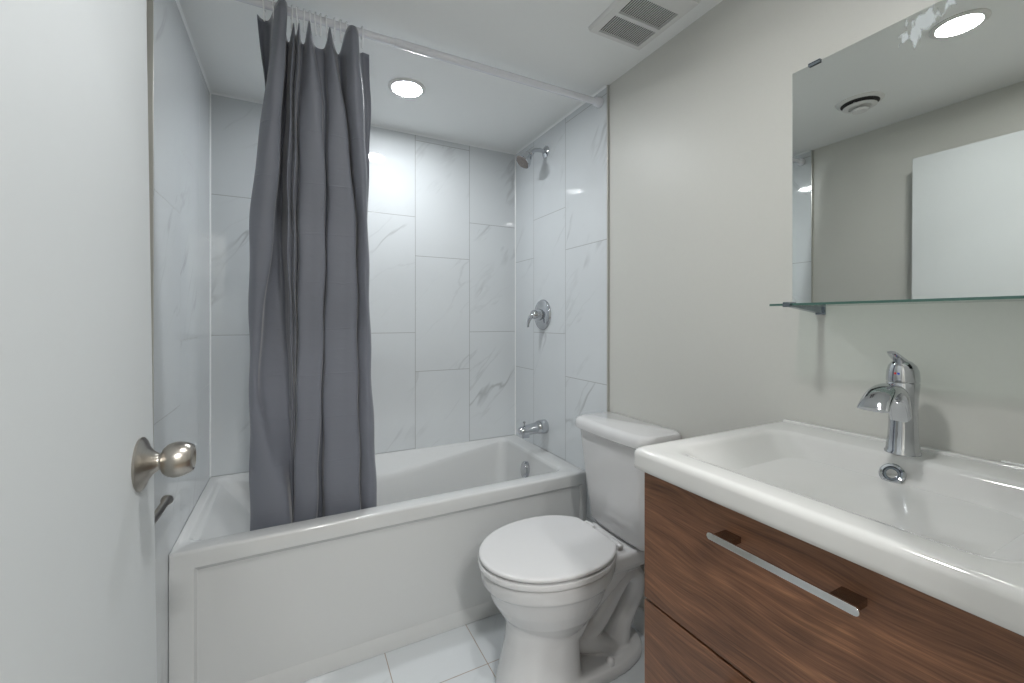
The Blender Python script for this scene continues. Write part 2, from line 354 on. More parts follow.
# metal edging on the open edges of the tile, caulk in the corners
struct('trim_tile_edge_right', B(XR-.002, WR+.0005, YT-.006, YT, 0, ZC-.001), M['edge_trim'], bevel=.0015)
struct('trim_tile_edge_left', B(WL-.0005, XL+.002, YT-.013, YT-.007, 0, ZC-.001), M['edge_trim'], bevel=.0015)
bm = bmesh.new(); c = .0045
def fillet(x, y, z, ax, L, sx, sy):
    # small triangular bead along an axis
    p = []
    for e in (0, L):
        if ax == 'z': p.append([(x, y, z+e), (x+sx*c, y, z+e), (x, y+sy*c, z+e)])
        if ax == 'x': p.append([(x+e, y, z), (x+e, y+sx*c, z), (x+e, y, z+sy*c)])
        if ax == 'y': p.append([(x, y+e, z), (x+sx*c, y+e, z), (x, y+e, z+sy*c)])
    loft(bm, p)
fillet(XL, YB, ZR, 'z', ZC-ZR, 1, -1); fillet(XR, YB, ZR, 'z', ZC-ZR, -1, -1)
struct('trim_corner_caulk', bm, M['caulk'], smooth=False)
bm = bmesh.new(); c = .007
fillet(XL, YB, ZC, 'x', XR-XL, -1, -1); fillet(XL, YT, ZC, 'y', YB-YT, 1, -1); fillet(XR, YT, ZC, 'y', YB-YT, -1, -1)
struct('trim_ceiling_caulk', bm, M['caulk'], smooth=False)
# the hallway outside, where the camera stands
HX0, HX1, HY0 = -.9, 1.5, -1.7
struct('floor_hall', B(HX0, HX1, HY0, YN0, -.08, 0), M['hall_wood'], smooth=False)
struct('ceiling_hall', B(HX0, HX1, HY0, YN0, 2.3, 2.38), M['ceiling'], smooth=False)
struct('wall_hall_far', B(HX0, HX1, HY0-.1, HY0, 0, 2.3), M['paint'], smooth=False)
struct('wall_hall_left', B(HX0-.1, HX0, HY0, YN0, 0, 2.3), M['paint'], smooth=False)
struct('wall_hall_right', B(HX1, HX1+.1, HY0, YN0, 0, 2.3), M['paint'], smooth=False)
bm = bmesh.new(); box(bm, HX0, WL-.1, YN0-.01, YN0+.06, 0, 2.38); box(bm, WR+.1, HX1, YN0-.01, YN0+.06, 0, 2.38); box(bm, WL-.1, WR+.1, YN0-.001, YN0+.05, ZC+.08, 2.38)
struct('wall_hall_front', bm, M['paint'], smooth=False)

# ---------------------------------------------------------------- ceiling fixtures
def downlight(x, y, z, mat, label, r=.060):
    t = thing('recessed_light', (x, y, z), label, 'ceiling light')
    bm = bmesh.new()
    # trim ring with a rounded section
    lathe(bm, [(r+.017, 0), (r+.017, .003), (r+.012, .0065), (r+.002, .0075), (r, .005), (r, 0)], (x, y, z), (0, 0, -1), 56)
    obj('trim_ring', bm, M['plastic'], t)
    bm = bmesh.new(); lathe(bm, [(0, .0052), (r*.6, .0052), (r-.0005, .0045), (r-.0005, .001), (0, .001)], (x, y, z), (0, 0, -1), 56)
    obj('diffuser', bm, mat, t); return t
downlight(.425, 1.80, ZC, M['lamp_alcove'], 'round white recessed ceiling light above the bathtub')
downlight(.371, .575, ZC, M['lamp_room'], 'round recessed ceiling light seen only in the mirror', .055)
for hx, hy in ((.2, -.75), (.2, -1.3)):  # two unseen lamps added behind the camera as frontal fill
    downlight(hx, hy, 2.3, M['fill_hall'], 'added round fill light in the unseen hallway, %s the doorway' % ('nearer' if hy > -1 else 'further from'), .085)
# round air valve
t = thing('air_valve', (.072, .982, ZC), 'round white ceiling air valve seen in the mirror', 'vent')
bm = bmesh.new(); lathe(bm, [(.085, 0), (.084, .004), (.072, .010), (.060, .012), (.056, .006), (.056, 0)], (.072, .982, ZC), (0, 0, -1), 48); obj('collar', bm, M['plastic'], t)
bm = bmesh.new(); lathe(bm, [(0, .001), (.070, .011), (.066, .0135), (0, .0135)], (.072, .982, ZC), (0, 0, -1), 48); obj('throat', bm, M['dark'], t)
bm = bmesh.new(); lathe(bm, [(.056, .021), (.062, .024), (.050, .029), (.041, .028), (.041, .024)], (.072, .982, ZC), (0, 0, -1), 48)
for k in range(3):
    a = k*2*PI/3; box(bm, .072+.045*math.cos(a)-.003, .072+.045*math.cos(a)+.003, .982+.045*math.sin(a)-.003, .982+.045*math.sin(a)+.003, ZC-.019, ZC-.003)
obj('outer_cone', bm, M['plastic'], t)
bm = bmesh.new(); lathe(bm, [(0, .003), (.008, .003), (.008, .034), (.026, .036), (.033, .040), (.028, .046), (0, .048)], (.072, .982, ZC), (0, 0, -1), 40); obj('center_disc', bm, M['plastic'], t)
# exhaust fan grille
gx0, gx1, gy0, gy1 = .884, 1.106, .895, 1.150
t = thing('exhaust_fan', (.995, 1.02, ZC), 'square white exhaust fan grille with two slotted panels on the ceiling', 'vent')
bm = bmesh.new(); zt, zb = ZC, ZC-.012; xs = [gx0, .911, 1.086, gx1]; ys = [gy0, .958, 1.039, 1.053, 1.136, gy1]
box(bm, gx0, xs[1], gy0, gy1, zb, zt); box(bm, xs[2], gx1, gy0, gy1, zb, zt)
box(bm, xs[1], xs[2], gy0, ys[1], zb, zt); box(bm, xs[1], xs[2], ys[2], ys[3], zb, zt); box(bm, xs[1], xs[2], ys[4], gy1, zb, zt)
bmesh.ops.remove_doubles(bm, verts=bm.verts, dist=1e-5)
obj('frame', bm, M['plastic'], t, smooth=False)
bm = bmesh.new(); lathe(bm, [(.16, 0), (.1555, .0085)], (.995, 1.0225, ZC), (0, 0, -1), 4); bm.free()
bm = bmesh.new(); loft(bm, [rrect(gx0-.007, gx1+.007, gy0-.007, gy1+.007, .012, ZC, 4, 2), rrect(gx0-.005, gx1+.005, gy0-.005, gy1+.005, .01, ZC-.006, 4, 2), rrect(gx0+.002, gx1-.002, gy0+.002, gy1-.002, .008, ZC-.011, 4, 2)], False, False)
obj('rim', bm, M['plastic'], t)
bm = bmesh.new(); box(bm, xs[1], xs[2], ys[1], ys[2], ZC-.0035, ZC-.0005); box(bm, xs[1], xs[2], ys[3], ys[4], ZC-.0035, ZC-.0005); obj('opening_shade', bm, M['dark'], t, smooth=False)  # dark plates on the ceiling painted as the shade behind the slats
for (a, b) in ((ys[1], ys[2]), (ys[3], ys[4])):
    bm = bmesh.new(); n = 22
    for k in range(1, n):
        x = xs[1]+(xs[2]-xs[1])*k/n; box(bm, x-.0011, x+.0011, a-.001, b+.001, ZC-.0115, ZC-.0085)
    obj('slats', bm, M['plastic'], t, smooth=False)

# ---------------------------------------------------------------- bathtub
t = thing('bathtub', (.42, 1.88, 0), 'white alcove bathtub with a recessed front panel and sloping back', 'bathtub')
bm = bmesh.new()
x0, x1, y0, y1 = XL+.001, XR-.001, 1.537, YB-.001
def shape(ring, w):
    out = []
    for p in ring:
        p = p.copy(); back = sstep(1.93, 2.15, p.y)*w
        tt = max(0, min(1, (1.06-p.x)/.62))*sstep(-.30, .12, p.x)
        p.y -= .105*tt*back; p.z -= .047*tt*back
        out.append(p)
    return out
N, Mm = 10, 26
rings = [
 rrect(x0, x1, y0, y1, .004, ZR-.045, N, Mm), rrect(x0, x1, y0, y1, .004, ZR-.010, N, Mm),
 rrect(x0, x1, y0+.0012, y1, .004, ZR-.005, N, Mm), rrect(x0, x1, y0+.005, y1, .004, ZR-.0012, N, Mm),
 rrect(x0, x1, y0+.010, y1, .004, ZR, N, Mm), rrect(x0+.004, x1-.02, y0+.03, y1-.004, .02, ZR, N, Mm),
 rrect(-.296, 1.088, 1.596, 2.204, .045, ZR, N, Mm), rrect(-.290, 1.082, 1.602, 2.199, .045, ZR-.002, N, Mm),
 rrect(-.285, 1.078, 1.607, 2.194, .045, ZR-.008, N, Mm),
 shape(rrect(-.281, 1.077, 1.608, 2.192, .046, ZR-.011, N, Mm), .12), shape(rrect(-.272, 1.076, 1.609, 2.191, .048, ZR-.013, N, Mm), .90), shape(rrect(-.270, 1.0755, 1.6092, 2.1905, .048, ZR-.014, N, Mm), .97),
 shape(rrect(-.264, 1.075, 1.610, 2.189, .05, ZR-.020, N, Mm), 1.01), shape(rrect(-.250, 1.072, 1.613, 2.185, .052, ZR-.038, N, Mm), 1.03),
 shape(rrect(-.17, 1.060, 1.620, 2.172, .06, .38, N, Mm), 1), shape(rrect(-.07, 1.045, 1.635, 2.155, .07, .27, N, Mm), .9),
 shape(rrect(.00, 1.03, 1.650, 2.135, .085, .19, N, Mm), .8), shape(rrect(.06, 1.005, 1.675, 2.11, .10, .145, N, Mm), .5),
 shape(rrect(.12, .96, 1.72, 2.06, .11, .128, N, Mm), 0), rrect(.25, .85, 1.80, 1.97, .08, .125, N, Mm)]
loft(bm, rings, False, True)
# apron: border, sloped reveal, recessed panel
def fr(xa, xb, za, zb, y): return [Vector((xa, y, za)), Vector((xb, y, za)), Vector((xb, y, zb)), Vector((xa, y, zb))]
A = [fr(x0, x1, .001, ZR-.045, y0+.012), fr(x0, x1, .001, ZR-.045, y0), fr(-.262, 1.142, .032, ZR-.052, y0), fr(-.256, 1.137, .050, ZR-.066, y0+.014), fr(-.254, 1.135, .052, ZR-.068, y0+.014)]
loft(bm, A, False, True)
loft(bm, [[Vector((x0, y0+.012, .001)), Vector((x0, y0+.012, ZR-.045)), Vector((x0, y1, ZR-.045)), Vector((x0, y1, .001))], [Vector((x0+.002, y0+.012, .001)), Vector((x0+.002, y0+.012, ZR-.045)), Vector((x0+.002, y1, ZR-.045)), Vector((x0+.002, y1, .001))]])
loft(bm, [[Vector((x1-.002, y0+.012, .001)), Vector((x1-.002, y0+.012, ZR-.045)), Vector((x1-.002, y1, ZR-.045)), Vector((x1-.002, y1, .001))], [Vector((x1, y0+.012, .001)), Vector((x1, y0+.012, ZR-.045)), Vector((x1, y1, ZR-.045)), Vector((x1, y1, .001))]])
o = obj('tub_body', bm, M['acrylic'], t)
md = o.modifiers.new('bevel', 'BEVEL'); md.width = .004; md.segments = 2; md.limit_method = 'ANGLE'; md.angle_limit = math.radians(50)
# overflow cover on the drain end and drain in the floor of the tub
bm = bmesh.new(); ov = Vector((1.057, 1.905, .408)); ax = Vector((-1, 0, .12))
lathe(bm, [(.030, -.008), (.030, .008), (.027, .014), (.016, .018), (0, .019)], ov, ax, 40)
for v in bm.verts: v.co.z = ov.z+(v.co.z-ov.z)*1.45
oc = obj('overflow_cover', bm, M['chrome'], t)
bm = bmesh.new(); lathe(bm, [(.034, 0), (.034, .003), (.026, .004), (.022, -.001), (0, -.001)], (.90, 1.885, .126), (0, 0, 1), 32); obj('drain', bm, M['chrome'], t)

# tub spout
t = thing('tub_spout', (XR, 1.885, .625), 'chrome tub filler spout on the tiled wall above the bathtub', 'spout')
bm = bmesh.new()
tube(bm, [(XR+.001, 1.885, .624), (XR-.025, 1.885, .624), (XR-.042, 1.885, .623), (XR-.055, 1.885, .622), (XR-.090, 1.885, .619), (XR-.125, 1.885, .615), (XR-.142, 1.885, .611), (XR-.150, 1.885, .606)],
     [(.036, .036), (.036, .036), (.034, .034), (.029, .030), (.027, .027), (.026, .026), (.024, .025), (.017, .019)], 28, 4)
box(bm, XR-.149, XR-.106, 1.862, 1.908, .583, .610)
obj('spout_body', bm, M['chrome'], t, bevel=.003, ang=60)
bm = bmesh.new(); lathe(bm, [(.0035, 0), (.0035, .016), (.007, .018), (.007, .024), (0, .026)], (XR-.126, 1.885, .638), (0, 0, 1), 16); obj('diverter_knob', bm, M['chrome'], t)
bm = bmesh.new(); lathe(bm, [(.016, 0), (.016, .002), (0, .002)], (XR-.128, 1.885, .5835), (0, 0, -1), 20); obj('outlet', bm, M['dark'], t)

# shower valve
vy, vz = 1.910, 1.205
t = thing('shower_valve', (XR, vy, vz), 'round chrome shower valve with a lever on the tiled wall', 'valve')
bm = bmesh.new(); lathe(bm, [(.080, 0), (.080, .004), (.075, .010), (.060, .015), (.045, .018), (.040, .019), (0, .019)], (XR, vy, vz), (-1, 0, 0), 56); obj('escutcheon', bm, M['chrome'], t)
bm = bmesh.new(); lathe(bm, [(.030, .015), (.029, .030), (.024, .042), (.023, .062), (.018, .068), (0, .070)], (XR, vy, vz), (-1, 0, 0), 32); hb = obj('hub', bm, M['chrome'], t)
bm = bmesh.new()
tube(bm, [(XR-.050, vy, vz-.002), (XR-.064, vy+.006, vz-.006), (XR-.074, vy+.013, vz-.022), (XR-.080, vy+.016, vz-.044), (XR-.081, vy+.016, vz-.066)],
     [(.016, .013), (.016, .012), (.013, .010), (.011, .007), (.008, .005)], 18, 6, up=(0, 1, 0)); obj('lever', bm, M['chrome'], t)

# shower head
sy, sz = 1.880, 2.050
t = thing('wall_shower', (XR, sy, sz), 'chrome shower head on a bent arm high on the tiled wall', 'shower head')
bm = bmesh.new(); lathe(bm, [(.031, 0), (.031, .003), (.026, .007), (.014, .011), (.012, .012), (0, .012)], (XR, sy, sz), (-1, 0, 0), 36); obj('flange', bm, M['chrome'], t)
bm = bmesh.new(); tube(bm, [(XR, sy, sz), (XR-.04, sy, sz+.002), (XR-.072, sy, sz-.006), (XR-.094, sy, sz-.024)], .0108, 18); obj('arm', bm, M['chrome'], t)
hd = Vector((-.66, .02, -.72)).normalized(); hp = Vector((XR-.088, sy, sz-.020))
bm = bmesh.new(); lathe(bm, [(0, -.004), (.016, -.004), (.018, .012), (.015, .016), (.018, .020), (.030, .036), (.038, .054), (.042, .066), (.042, .074), (.039, .077), (.037, .075), (0, .075)], hp, hd, 40); obj('head', bm, M['chrome'], t)
bm = bmesh.new(); lathe(bm, [(0, .0752), (.0365, .0752), (.034, .0785), (.012, .079), (.010, .082), (0, .0825)], hp, hd, 40)
for k in range(26):
    r = .021 if k % 2 else .029; a = k*2*PI/26; aa, bb, dd = frame_of(hd)
    lathe(bm, [(.0013, .078), (.001, .081), (0, .081)], hp+aa*r*math.cos(a)+bb*r*math.sin(a), hd, 6)
obj('nozzle_face', bm, M['dark_rubber'], t)

# ---------------------------------------------------------------- curtain rod, curtain, hooks
RY, RZ = 1.440, 2.104
t = thing('curtain_rod', (.42, RY, RZ), 'pale straight shower curtain rod spanning the alcove under the ceiling', 'curtain rod')
bm = bmesh.new(); lathe(bm, [(.0115, 0), (.0115, .95)], (XL+.002, RY, RZ), (1, 0, 0), 28); obj('outer_tube', bm, M['rod'], t)
bm = bmesh.new(); lathe(bm, [(.0125, .62), (.0135, .622), (.0135, XR-XL-.03)], (XL, RY, RZ), (1, 0, 0), 28); obj('inner_tube', bm, M['rod'], t)
for xx, s in ((XR-.0005, -1), (XL+.0005, 1)):
    bm = bmesh.new(); lathe(bm, [(0, 0), (.021, 0), (.022, .006), (.0185, .026), (.0150, .032), (.0130, .033)], (xx, RY, RZ), (s, 0, 0), 30); obj('end_cap', bm, M['rod'], t)
LV = [2.09, 1.86, 1.50, .974, .52]
# (x at five heights), (offset towards the tub at five heights), top height of the hem
CP = [
 ((-.098, -.080, -.112, -.122, -.127), (.020, .020, .005, .004, .004), 2.086),
 ((-.084, -.076, -.100, -.117, -.124), (.036, .034, .022, .014, .010), 2.085),
 ((-.066, -.068, -.095, -.114, -.122), (.026, .022, .018, .012, .008), 2.084),
 ((-.050, -.078, -.119, -.127, -.131), (-.024, -.020, -.014, -.008, -.006), 2.100),
 ((-.034, -.054, -.090, -.118, -.104), (-.050, -.050, -.044, -.028, -.026), 2.107),
 ((-.018, -.031, -.054, -.104, -.052), (-.036, -.034, -.030, -.024, -.034), 2.100),
 ((-.022, -.036, -.058, -.088, -.018), (.002, .014, .030, .018, -.022), 2.060),
 ((-.014, -.024, -.038, -.026, -.010), (.028, .044, .058, .036, .034), 2.038),
 ((-.008, -.018, -.026, -.012, -.008), (.010, .012, .012, .016, .038), 2.044),
 ((.000, -.010, -.018, -.006, -.006), (-.020, -.020, -.018, -.004, .040), 2.068),
 ((.006, -.001, -.008, -.001, -.004), (.004, .004, .004, .008, .040), 2.046),
 ((.014, .005, .000, .004, -.002), (-.022, -.020, -.016, -.008, .036), 2.072),
 ((.021, .012, .010, .008, -.001), (.012, .012, .012, .012, .024), 2.042),
 ((.031, .021, .018, .013, .002), (.016, -.008, -.018, -.020, -.012), 2.038),
 ((.040, .050, .050, .046, .042), (-.028, -.026, -.022, -.022, -.026), 2.082),
 ((.046, .076, .087, .081, .071), (-.010, -.018, -.020, -.020, -.018), 2.058),
 ((.054, .082, .092, .086, .076), (.018, .012, .008, .010, .034), 2.040),
 ((.080, .092, .097, .090, .092), (.020, .010, .006, .008, .036), 2.038),
 ((.089, .099, .104, .096, .100), (.000, -.016, -.018, -.020, -.018), 2.048),
 ((.097, .128, .148, .148, .158), (-.030, -.026, -.024, -.026, -.028), 2.080),
 ((.106, .146, .183, .197, .213), (-.008, -.014, -.018, -.020, -.020), 2.052),
 ((.126, .150, .190, .202, .220), (.022, .032, .036, .036, .032), 2.038),
 ((.146, .158, .194, .206, .224), (-.024, -.022, -.012, -.012, -.010), 2.088),
 ((.161, .178, .210, .228, .249), (-.050, -.046, -.040, -.038, -.034), 2.092),
 ((.180, .201, .223, .246, .272), (-.034, -.032, -.026, -.022, -.016), 2.088),
 ((.186, .208, .226, .251, .278), (.002, .006, .008, .006, .006), 2.050),
 ((.202, .220, .230, .247, .268), (.026, .026, .024, .022, .020), 2.064),
 ((.222, .232, .228, .236, .250), (.022, .024, .026, .024, .020), 2.060)]
def ybase(z): return 1.447+(2.1-z)*.1395
def lv(vals, z):
    for i in range(4):
        if z >= LV[i+1] or i == 3:
            s = max(-.3, min(1.3, (LV[i]-z)/(LV[i]-LV[i+1])))
            a = vals[max(i-1, 0)]; b = vals[i]; c_ = vals[i+1]; d = vals[min(i+2, 4)]
            if s <= 0: return b+(c_-b)*s
            return .5*((2*b)+(c_-a)*s+(2*a-5*b+4*c_-d)*s*s+(3*b-a-3*c_+d)*s**3) if s <= 1 else c_+(c_-b)*(s-1)
tops = cr([(p[2], 0, 0) for p in CP], 8)
rows = 110; rings = []
for r in range(rows+1):
    ctl = []
    f = r/rows
    for (xs_, ds_, zt_) in CP:
        z = zt_+(.40-zt_)*f
        rip = .0018*math.sin(23*z+xs_[2]*90)*sstep(0, .1, f)
        ctl.append((lv(xs_, z)+rip, ybase(z)+lv(ds_, z), 0))
    sm = cr(ctl, 8)
    rings.append([Vector((p.x, p.y, tops[i].x+(.40-tops[i].x)*f)) for i, p in enumerate(sm)])
bm = bmesh.new(); loft(bm, rings, False, False, closed=False)
cu = obj('shower_curtain', bm, M['fabric'])
cu.data.set_sharp_from_angle(angle=math.radians(85))
md = cu.modifiers.new('thick', 'SOLIDIFY'); md.thickness = .0009; md.offset = 0
tag(cu, 'dark grey fabric shower curtain bunched to the left and tucked inside the tub', 'shower curtain')
# roller hooks
bm = bmesh.new()
def hookmesh():
    bm = bmesh.new(); P = []
    for i in range(13):
        a = math.radians(-60+i*25); P.append((0, .0180*math.cos(a), .0180*math.sin(a)))
    P += [(0, -.008, -.030), (0, .0, -.046), (0, .007, -.040), (0, .006, -.030)]
    tube(bm, P, .0024, 8, 3, up=(1, 0, 0)); return bm
hk = obj('curtain_hook', hookmesh(), M['clear'])
HL = 'clear plastic hook hanging the grey shower curtain from the rod'
hxs = [-.078, -.052, -.006, .010, .027, .044, .060, .073, .092, .113, .132, .150, .196]
for i, hx in enumerate(hxs):
    h = hk if i == 0 else hk.copy()
    if i: COL.objects.link(h)
    h.location = (hx, RY+.001, RZ-.001); h.rotation_euler = (0, 0, math.radians(random.uniform(-16, 16)))
    tag(h, HL, 'hook', 'clear curtain hooks on the rod')

# ---------------------------------------------------------------- door
d = struct('door_1', B(-.246, -.211, .135, .903, .012, 1.925), M['door'], bevel=.0015)
# the slab hangs slightly out of plumb
def knob(s, xf):
    bm = bmesh.new(); o_ = (xf, .832, .957)
    if s > 0: prof = [(0, 0), (.0395, 0), (.040, .003), (.036, .006), (.026, .010), (.018, .016), (.0135, .022), (.0125, .024), (.013, .026), (.0195, .0285), (.0245, .034), (.0270, .042), (.0272, .048), (.0250, .057), (.0212, .064), (.0190, .0665), (.0170, .0668), (.0155, .0650), (.012, .0620), (.004, .061), (.004, .063), (0, .063)]
    else: prof = [(0, 0), (.0395, 0), (.040, .003), (.036, .006), (.026, .010), (.018, .016), (.0125, .024), (.013, .030), (.025, .034), (.028, .044), (.026, .054), (.018, .060), (0, .061)]
    lathe(bm, prof, o_, (s, 0, 0), 56); return obj('door_knob', bm, M['nickel'], d)
knob(1, -.211); knob(-1, -.246)
for hz in (.25, 1.70):
    bm = bmesh.new(); lathe(bm, [(0, 0), (.006, 0), (.006, .09), (0, .09)], (-.206, .130, hz), (0, 0, 1), 14); obj('hinge', bm, M['nickel'], d)
# paper holder bar low on the left wall, behind the door
_c = Matrix.Translation((-.2285, .85, 1.176)); d.matrix_world = _c @ Matrix.Rotation(-.0125, 4, 'Y') @ _c.inverted()
t = thing('wall_bar', (WL, 1.10, .746), 'brushed nickel horizontal bar with a flared end poking out past the door edge', 'holder')
bm = bmesh.new(); lathe(bm, [(0, 0), (.0082, 0), (.0082, .172), (.0098, .176), (.0125, .184), (.0125, .187), (.0095, .188), (.008, .185), (0, .185)], (-.270, 1.093, .746), (0, 1, 0), 28); obj('bar', bm, M['nickel'], t)
bm = bmesh.new(); lathe(bm, [(0, 0), (.024, 0), (.024, .004), (.018, .008), (.009, .012), (.008, .062), (.010, .070), (0, .072)], (WL, 1.10, .746), (1, 0, 0), 28); obj('post', bm, M['nickel'], t)

# ---------------------------------------------------------------- mirror and glass shelf
t = thing('wall_mirror', (WR, .38, 1.20), 'frameless rectangular mirror on the beige wall above the sink', 'mirror')
my0, my1, mz0, mz1 = .055, .656, 1.2205, 1.824
obj('mirror_glass', B(WR-.0052, WR-.0008, my0, my1, mz0, mz1), M['mirror'], t, smooth=False)
for cyy in (.602, .115):
    bm = bmesh.new(); box(bm, WR-.0095, WR, cyy-.0135, cyy+.0135, mz1+.0005, mz1+.0035); box(bm, WR-.0095, WR-.0065, cyy-.0135, cyy+.0135, mz1-.005, mz1+.002); obj('clip', bm, M['steel'], t, smooth=False)
t = thing('glass_shelf', (WR, .36, 1.212), 'narrow green-edged clear glass shelf under the wall mirror', 'shelf')
sx0, sx1, sy0_, sy1_ = 1.036, WR-.001, .062, .640
bm = bmesh.new(); loft(bm, [rrect(sx0+.0012, sx1, sy0_, sy1_, .006, 1.2105, 4, 2), rrect(sx0+.0012, sx1, sy0_, sy1_, .006, 1.2155, 4, 2)])
obj('glass_pane', bm, M['glass'], t)
obj('glass_edge', B(sx0, sx0+.0011, sy0_+.006, sy1_-.004, 1.2105, 1.2155), M['glass_edge'], t, smooth=False)
for by in (.590, .110):
    bm = bmesh.new()
    # wedge arm rising to a small clamp at its tip
    prof = [(WR, 1.2100), (WR, 1.1935), (WR-.02, 1.1940), (WR-.125, 1.2065), (WR-.132, 1.2090), (WR-.132, 1.2100)]
    loft(bm, [[Vector((x, by-.007, z)) for x, z in prof], [Vector((x, by+.007, z)) for x, z in prof]])
    box(bm, WR-.148, WR-.130, by-.008, by+.008, 1.2070, 1.2102); box(bm, WR-.148, WR-.1372, by-.008, by+.008, 1.2102, 1.2160); box(bm, WR-.1472, WR-.122, by-.008, by+.008, 1.2158, 1.2185)
    obj('bracket', bm, M['steel'], t, smooth=False)
    bm = bmesh.new(); box(bm, WR-.006, WR, by-.0105, by+.0105, 1.190, 1.2102); obj('wall_plate', bm, M['steel'], t, smooth=False)

# ---------------------------------------------------------------- vanity cabinet
vx, vy0, vy1 = .648, .127, .659
ZT = .9085; ZSB = .8635
t = thing('vanity_cabinet', (.9, .393, 0), 'brown woodgrain vanity cabinet with two wide drawers under the white sink', 'cabinet')
bm = bmesh.new(); xa, xb, ya, yb, q = vx+.019, WR-.002, vy0+.001, vy1-.001, .016
box(bm, xa, xb, ya, ya+q, .11, ZSB-.001); box(bm, xa, xb, yb-q, yb, .11, ZSB-.001); box(bm, xa, xb, ya+q, yb-q, .11, .11+q)
box(bm, xb-.008, xb, ya+q, yb-q, .11+q, .70); box(bm, xa, xa+.012, ya+q, yb-q, .585, .612)
obj('carcass', bm, M['wood'], t, smooth=False)
obj('plinth', B(vx+.06, WR-.002, vy0+.02, vy1-.02, 0, .11), M['wood'], t, smooth=False)
for za, zb, hz in ((.602, ZSB-.002, .818), (.125, .5965, .56)):
    dr = obj('drawer', B(vx, vx+.018, vy0, vy1, za, zb), M['wood'], t, bevel=.0008, seg=2)
    bx = .612
    bm = bmesh.new(); hs = []
    for xx in (bx, bx+.0045):
        hs.append([Vector((xx, (.476 if math.sin(a) > 0 else .272)+.0058*math.sin(a), hz+.0058*math.cos(a))) for a in [PI*(k+.001)/12 for k in range(24)]])
    loft(bm, hs)
    obj('handle_bar', bm, M['bar_metal'], dr, bevel=.0008)
    for py in (.287, .458):
        bm = bmesh.new(); loft(bm, [rrect(bx+.0046, vx+.001, py-.0145, py+.0145, .003, hz-.0045, 4, 2), rrect(bx+.0046, vx+.001, py-.0145, py+.0145, .003, hz+.0045, 4, 2)])
        obj('handle_post', bm, M['post_metal'], dr)

# ---------------------------------------------------------------- sink
sx0, sx1, sy0_, sy1_ = .635, WR-.001, .103, .683
t = thing('washbasin', (.9, .393, ZSB), 'white rectangular ceramic sink top with an oblong basin on the wooden vanity', 'sink')
def rr(x0, x1, y0, y1, r, z): return rrect(x0, x1, y0, y1, r, z, 8, 14)
rings = [rr(sx0+.006, sx1, sy0_+.006, sy1_-.006, .01, ZSB), rr(sx0+.001, sx1, sy0_+.001, sy1_-.001, .012, ZSB+.003), rr(sx0, sx1, sy0_, sy1_, .013, ZSB+.008),
  rr(sx0, sx1, sy0_, sy1_, .013, ZSB+.012), rr(sx0+.0002, sx1, sy0_+.0002, sy1_-.0002, .013, ZT-.013), rr(sx0+.0006, sx1, sy0_+.0006, sy1_-.0006, .013, ZT-.010), rr(sx0+.0028, sx1, sy0_+.0025, sy1_-.0025, .014, ZT-.0045), rr(sx0+.0065, sx1, sy0_+.006, sy1_-.006, .016, ZT-.0012), rr(sx0+.011, sx1-.002, sy0_+.010, sy1_-.010, .018, ZT), rr(sx0+.016, sx1-.004, sy0_+.015, sy1_-.015, .018, ZT), rr(.684, 1.070, .142, .646, .05, ZT),
  rr(.690, 1.066, .148, .640, .05, ZT-.001), rr(.700, 1.060, .155, .633, .052, ZT-.003), rr(.707, 1.055, .161, .627, .054, ZT-.009),
  rr(.711, 1.051, .170, .616, .057, ZT-.017), rr(.719, 1.042, .190, .596, .058, ZT-.031), rr(.729, 1.030, .216, .570, .058, ZT-.048), rr(.742, 1.016, .246, .540, .055, ZT-.065), rr(.760, .997, .280, .506, .05, ZT-.080), rr(.785, .972, .315, .470, .045, ZT-.092), rr(.82, .94, .345, .445, .04, ZT-.101), rr(.85, .91, .375, .415, .019, ZT-.102)]
bm = bmesh.new(); loft(bm, rings, True, True)
ob = obj('basin', bm, M['ceramic_sink'], t); ob.data.set_sharp_from_angle(angle=math.radians(75))
# raised ledge along the wall
bm = bmesh.new(); box(bm, WR-.022, WR-.001, sy0_+.004, sy1_-.010, ZT-.004, ZT+.005); obj('back_ledge', bm, M['ceramic_sink'], t, bevel=.004)
# bead of caulk, rough near the right end
bm = bmesh.new()
for k in range(34):
    y = .11+k*.0052; s = .0022+.0016*random.random()
    bmesh.ops.create_icosphere(bm, subdivisions=1, radius=s, matrix=Matrix.Translation((WR-.002, y, ZT+.005)) @ Matrix.Diagonal((1, 1.9, .9, 1)))
obj('caulk_bead', bm, M['caulk'], t)
# overflow ring on the rear slope of the basin
bm = bmesh.new(); oo = Vector((1.0375, .397, ZT-.0325)); on = Vector((-.86, 0, .50))
lathe(bm, [(.0205, -.003), (.0205, .003), (.0180, .0055), (.0145, .0045), (.0130, .001), (.0130, -.004)], oo, on, 36); orr = obj('overflow_ring', bm, M['chrome'], t)
bm = bmesh.new(); lathe(bm, [(0, .0016), (.0129, .0016), (.0129, 0), (0, 0)], oo, on, 24); obj('overflow_hole', bm, M['steel'], orr)
bm = bmesh.new(); lathe(bm, [(0, .0040), (.0085, .0035), (.0095, .002), (0, .002)], oo, on, 20); obj('overflow_center', bm, M['bar_metal'], orr)
bm = bmesh.new(); lathe(bm, [(.030, 0), (.030, .002), (.022, .004), (.020, .001), (.018, .004), (0, .006)], (.88, .395, ZT-.102), (0, 0, 1), 32); obj('drain', bm, M['chrome'], t)

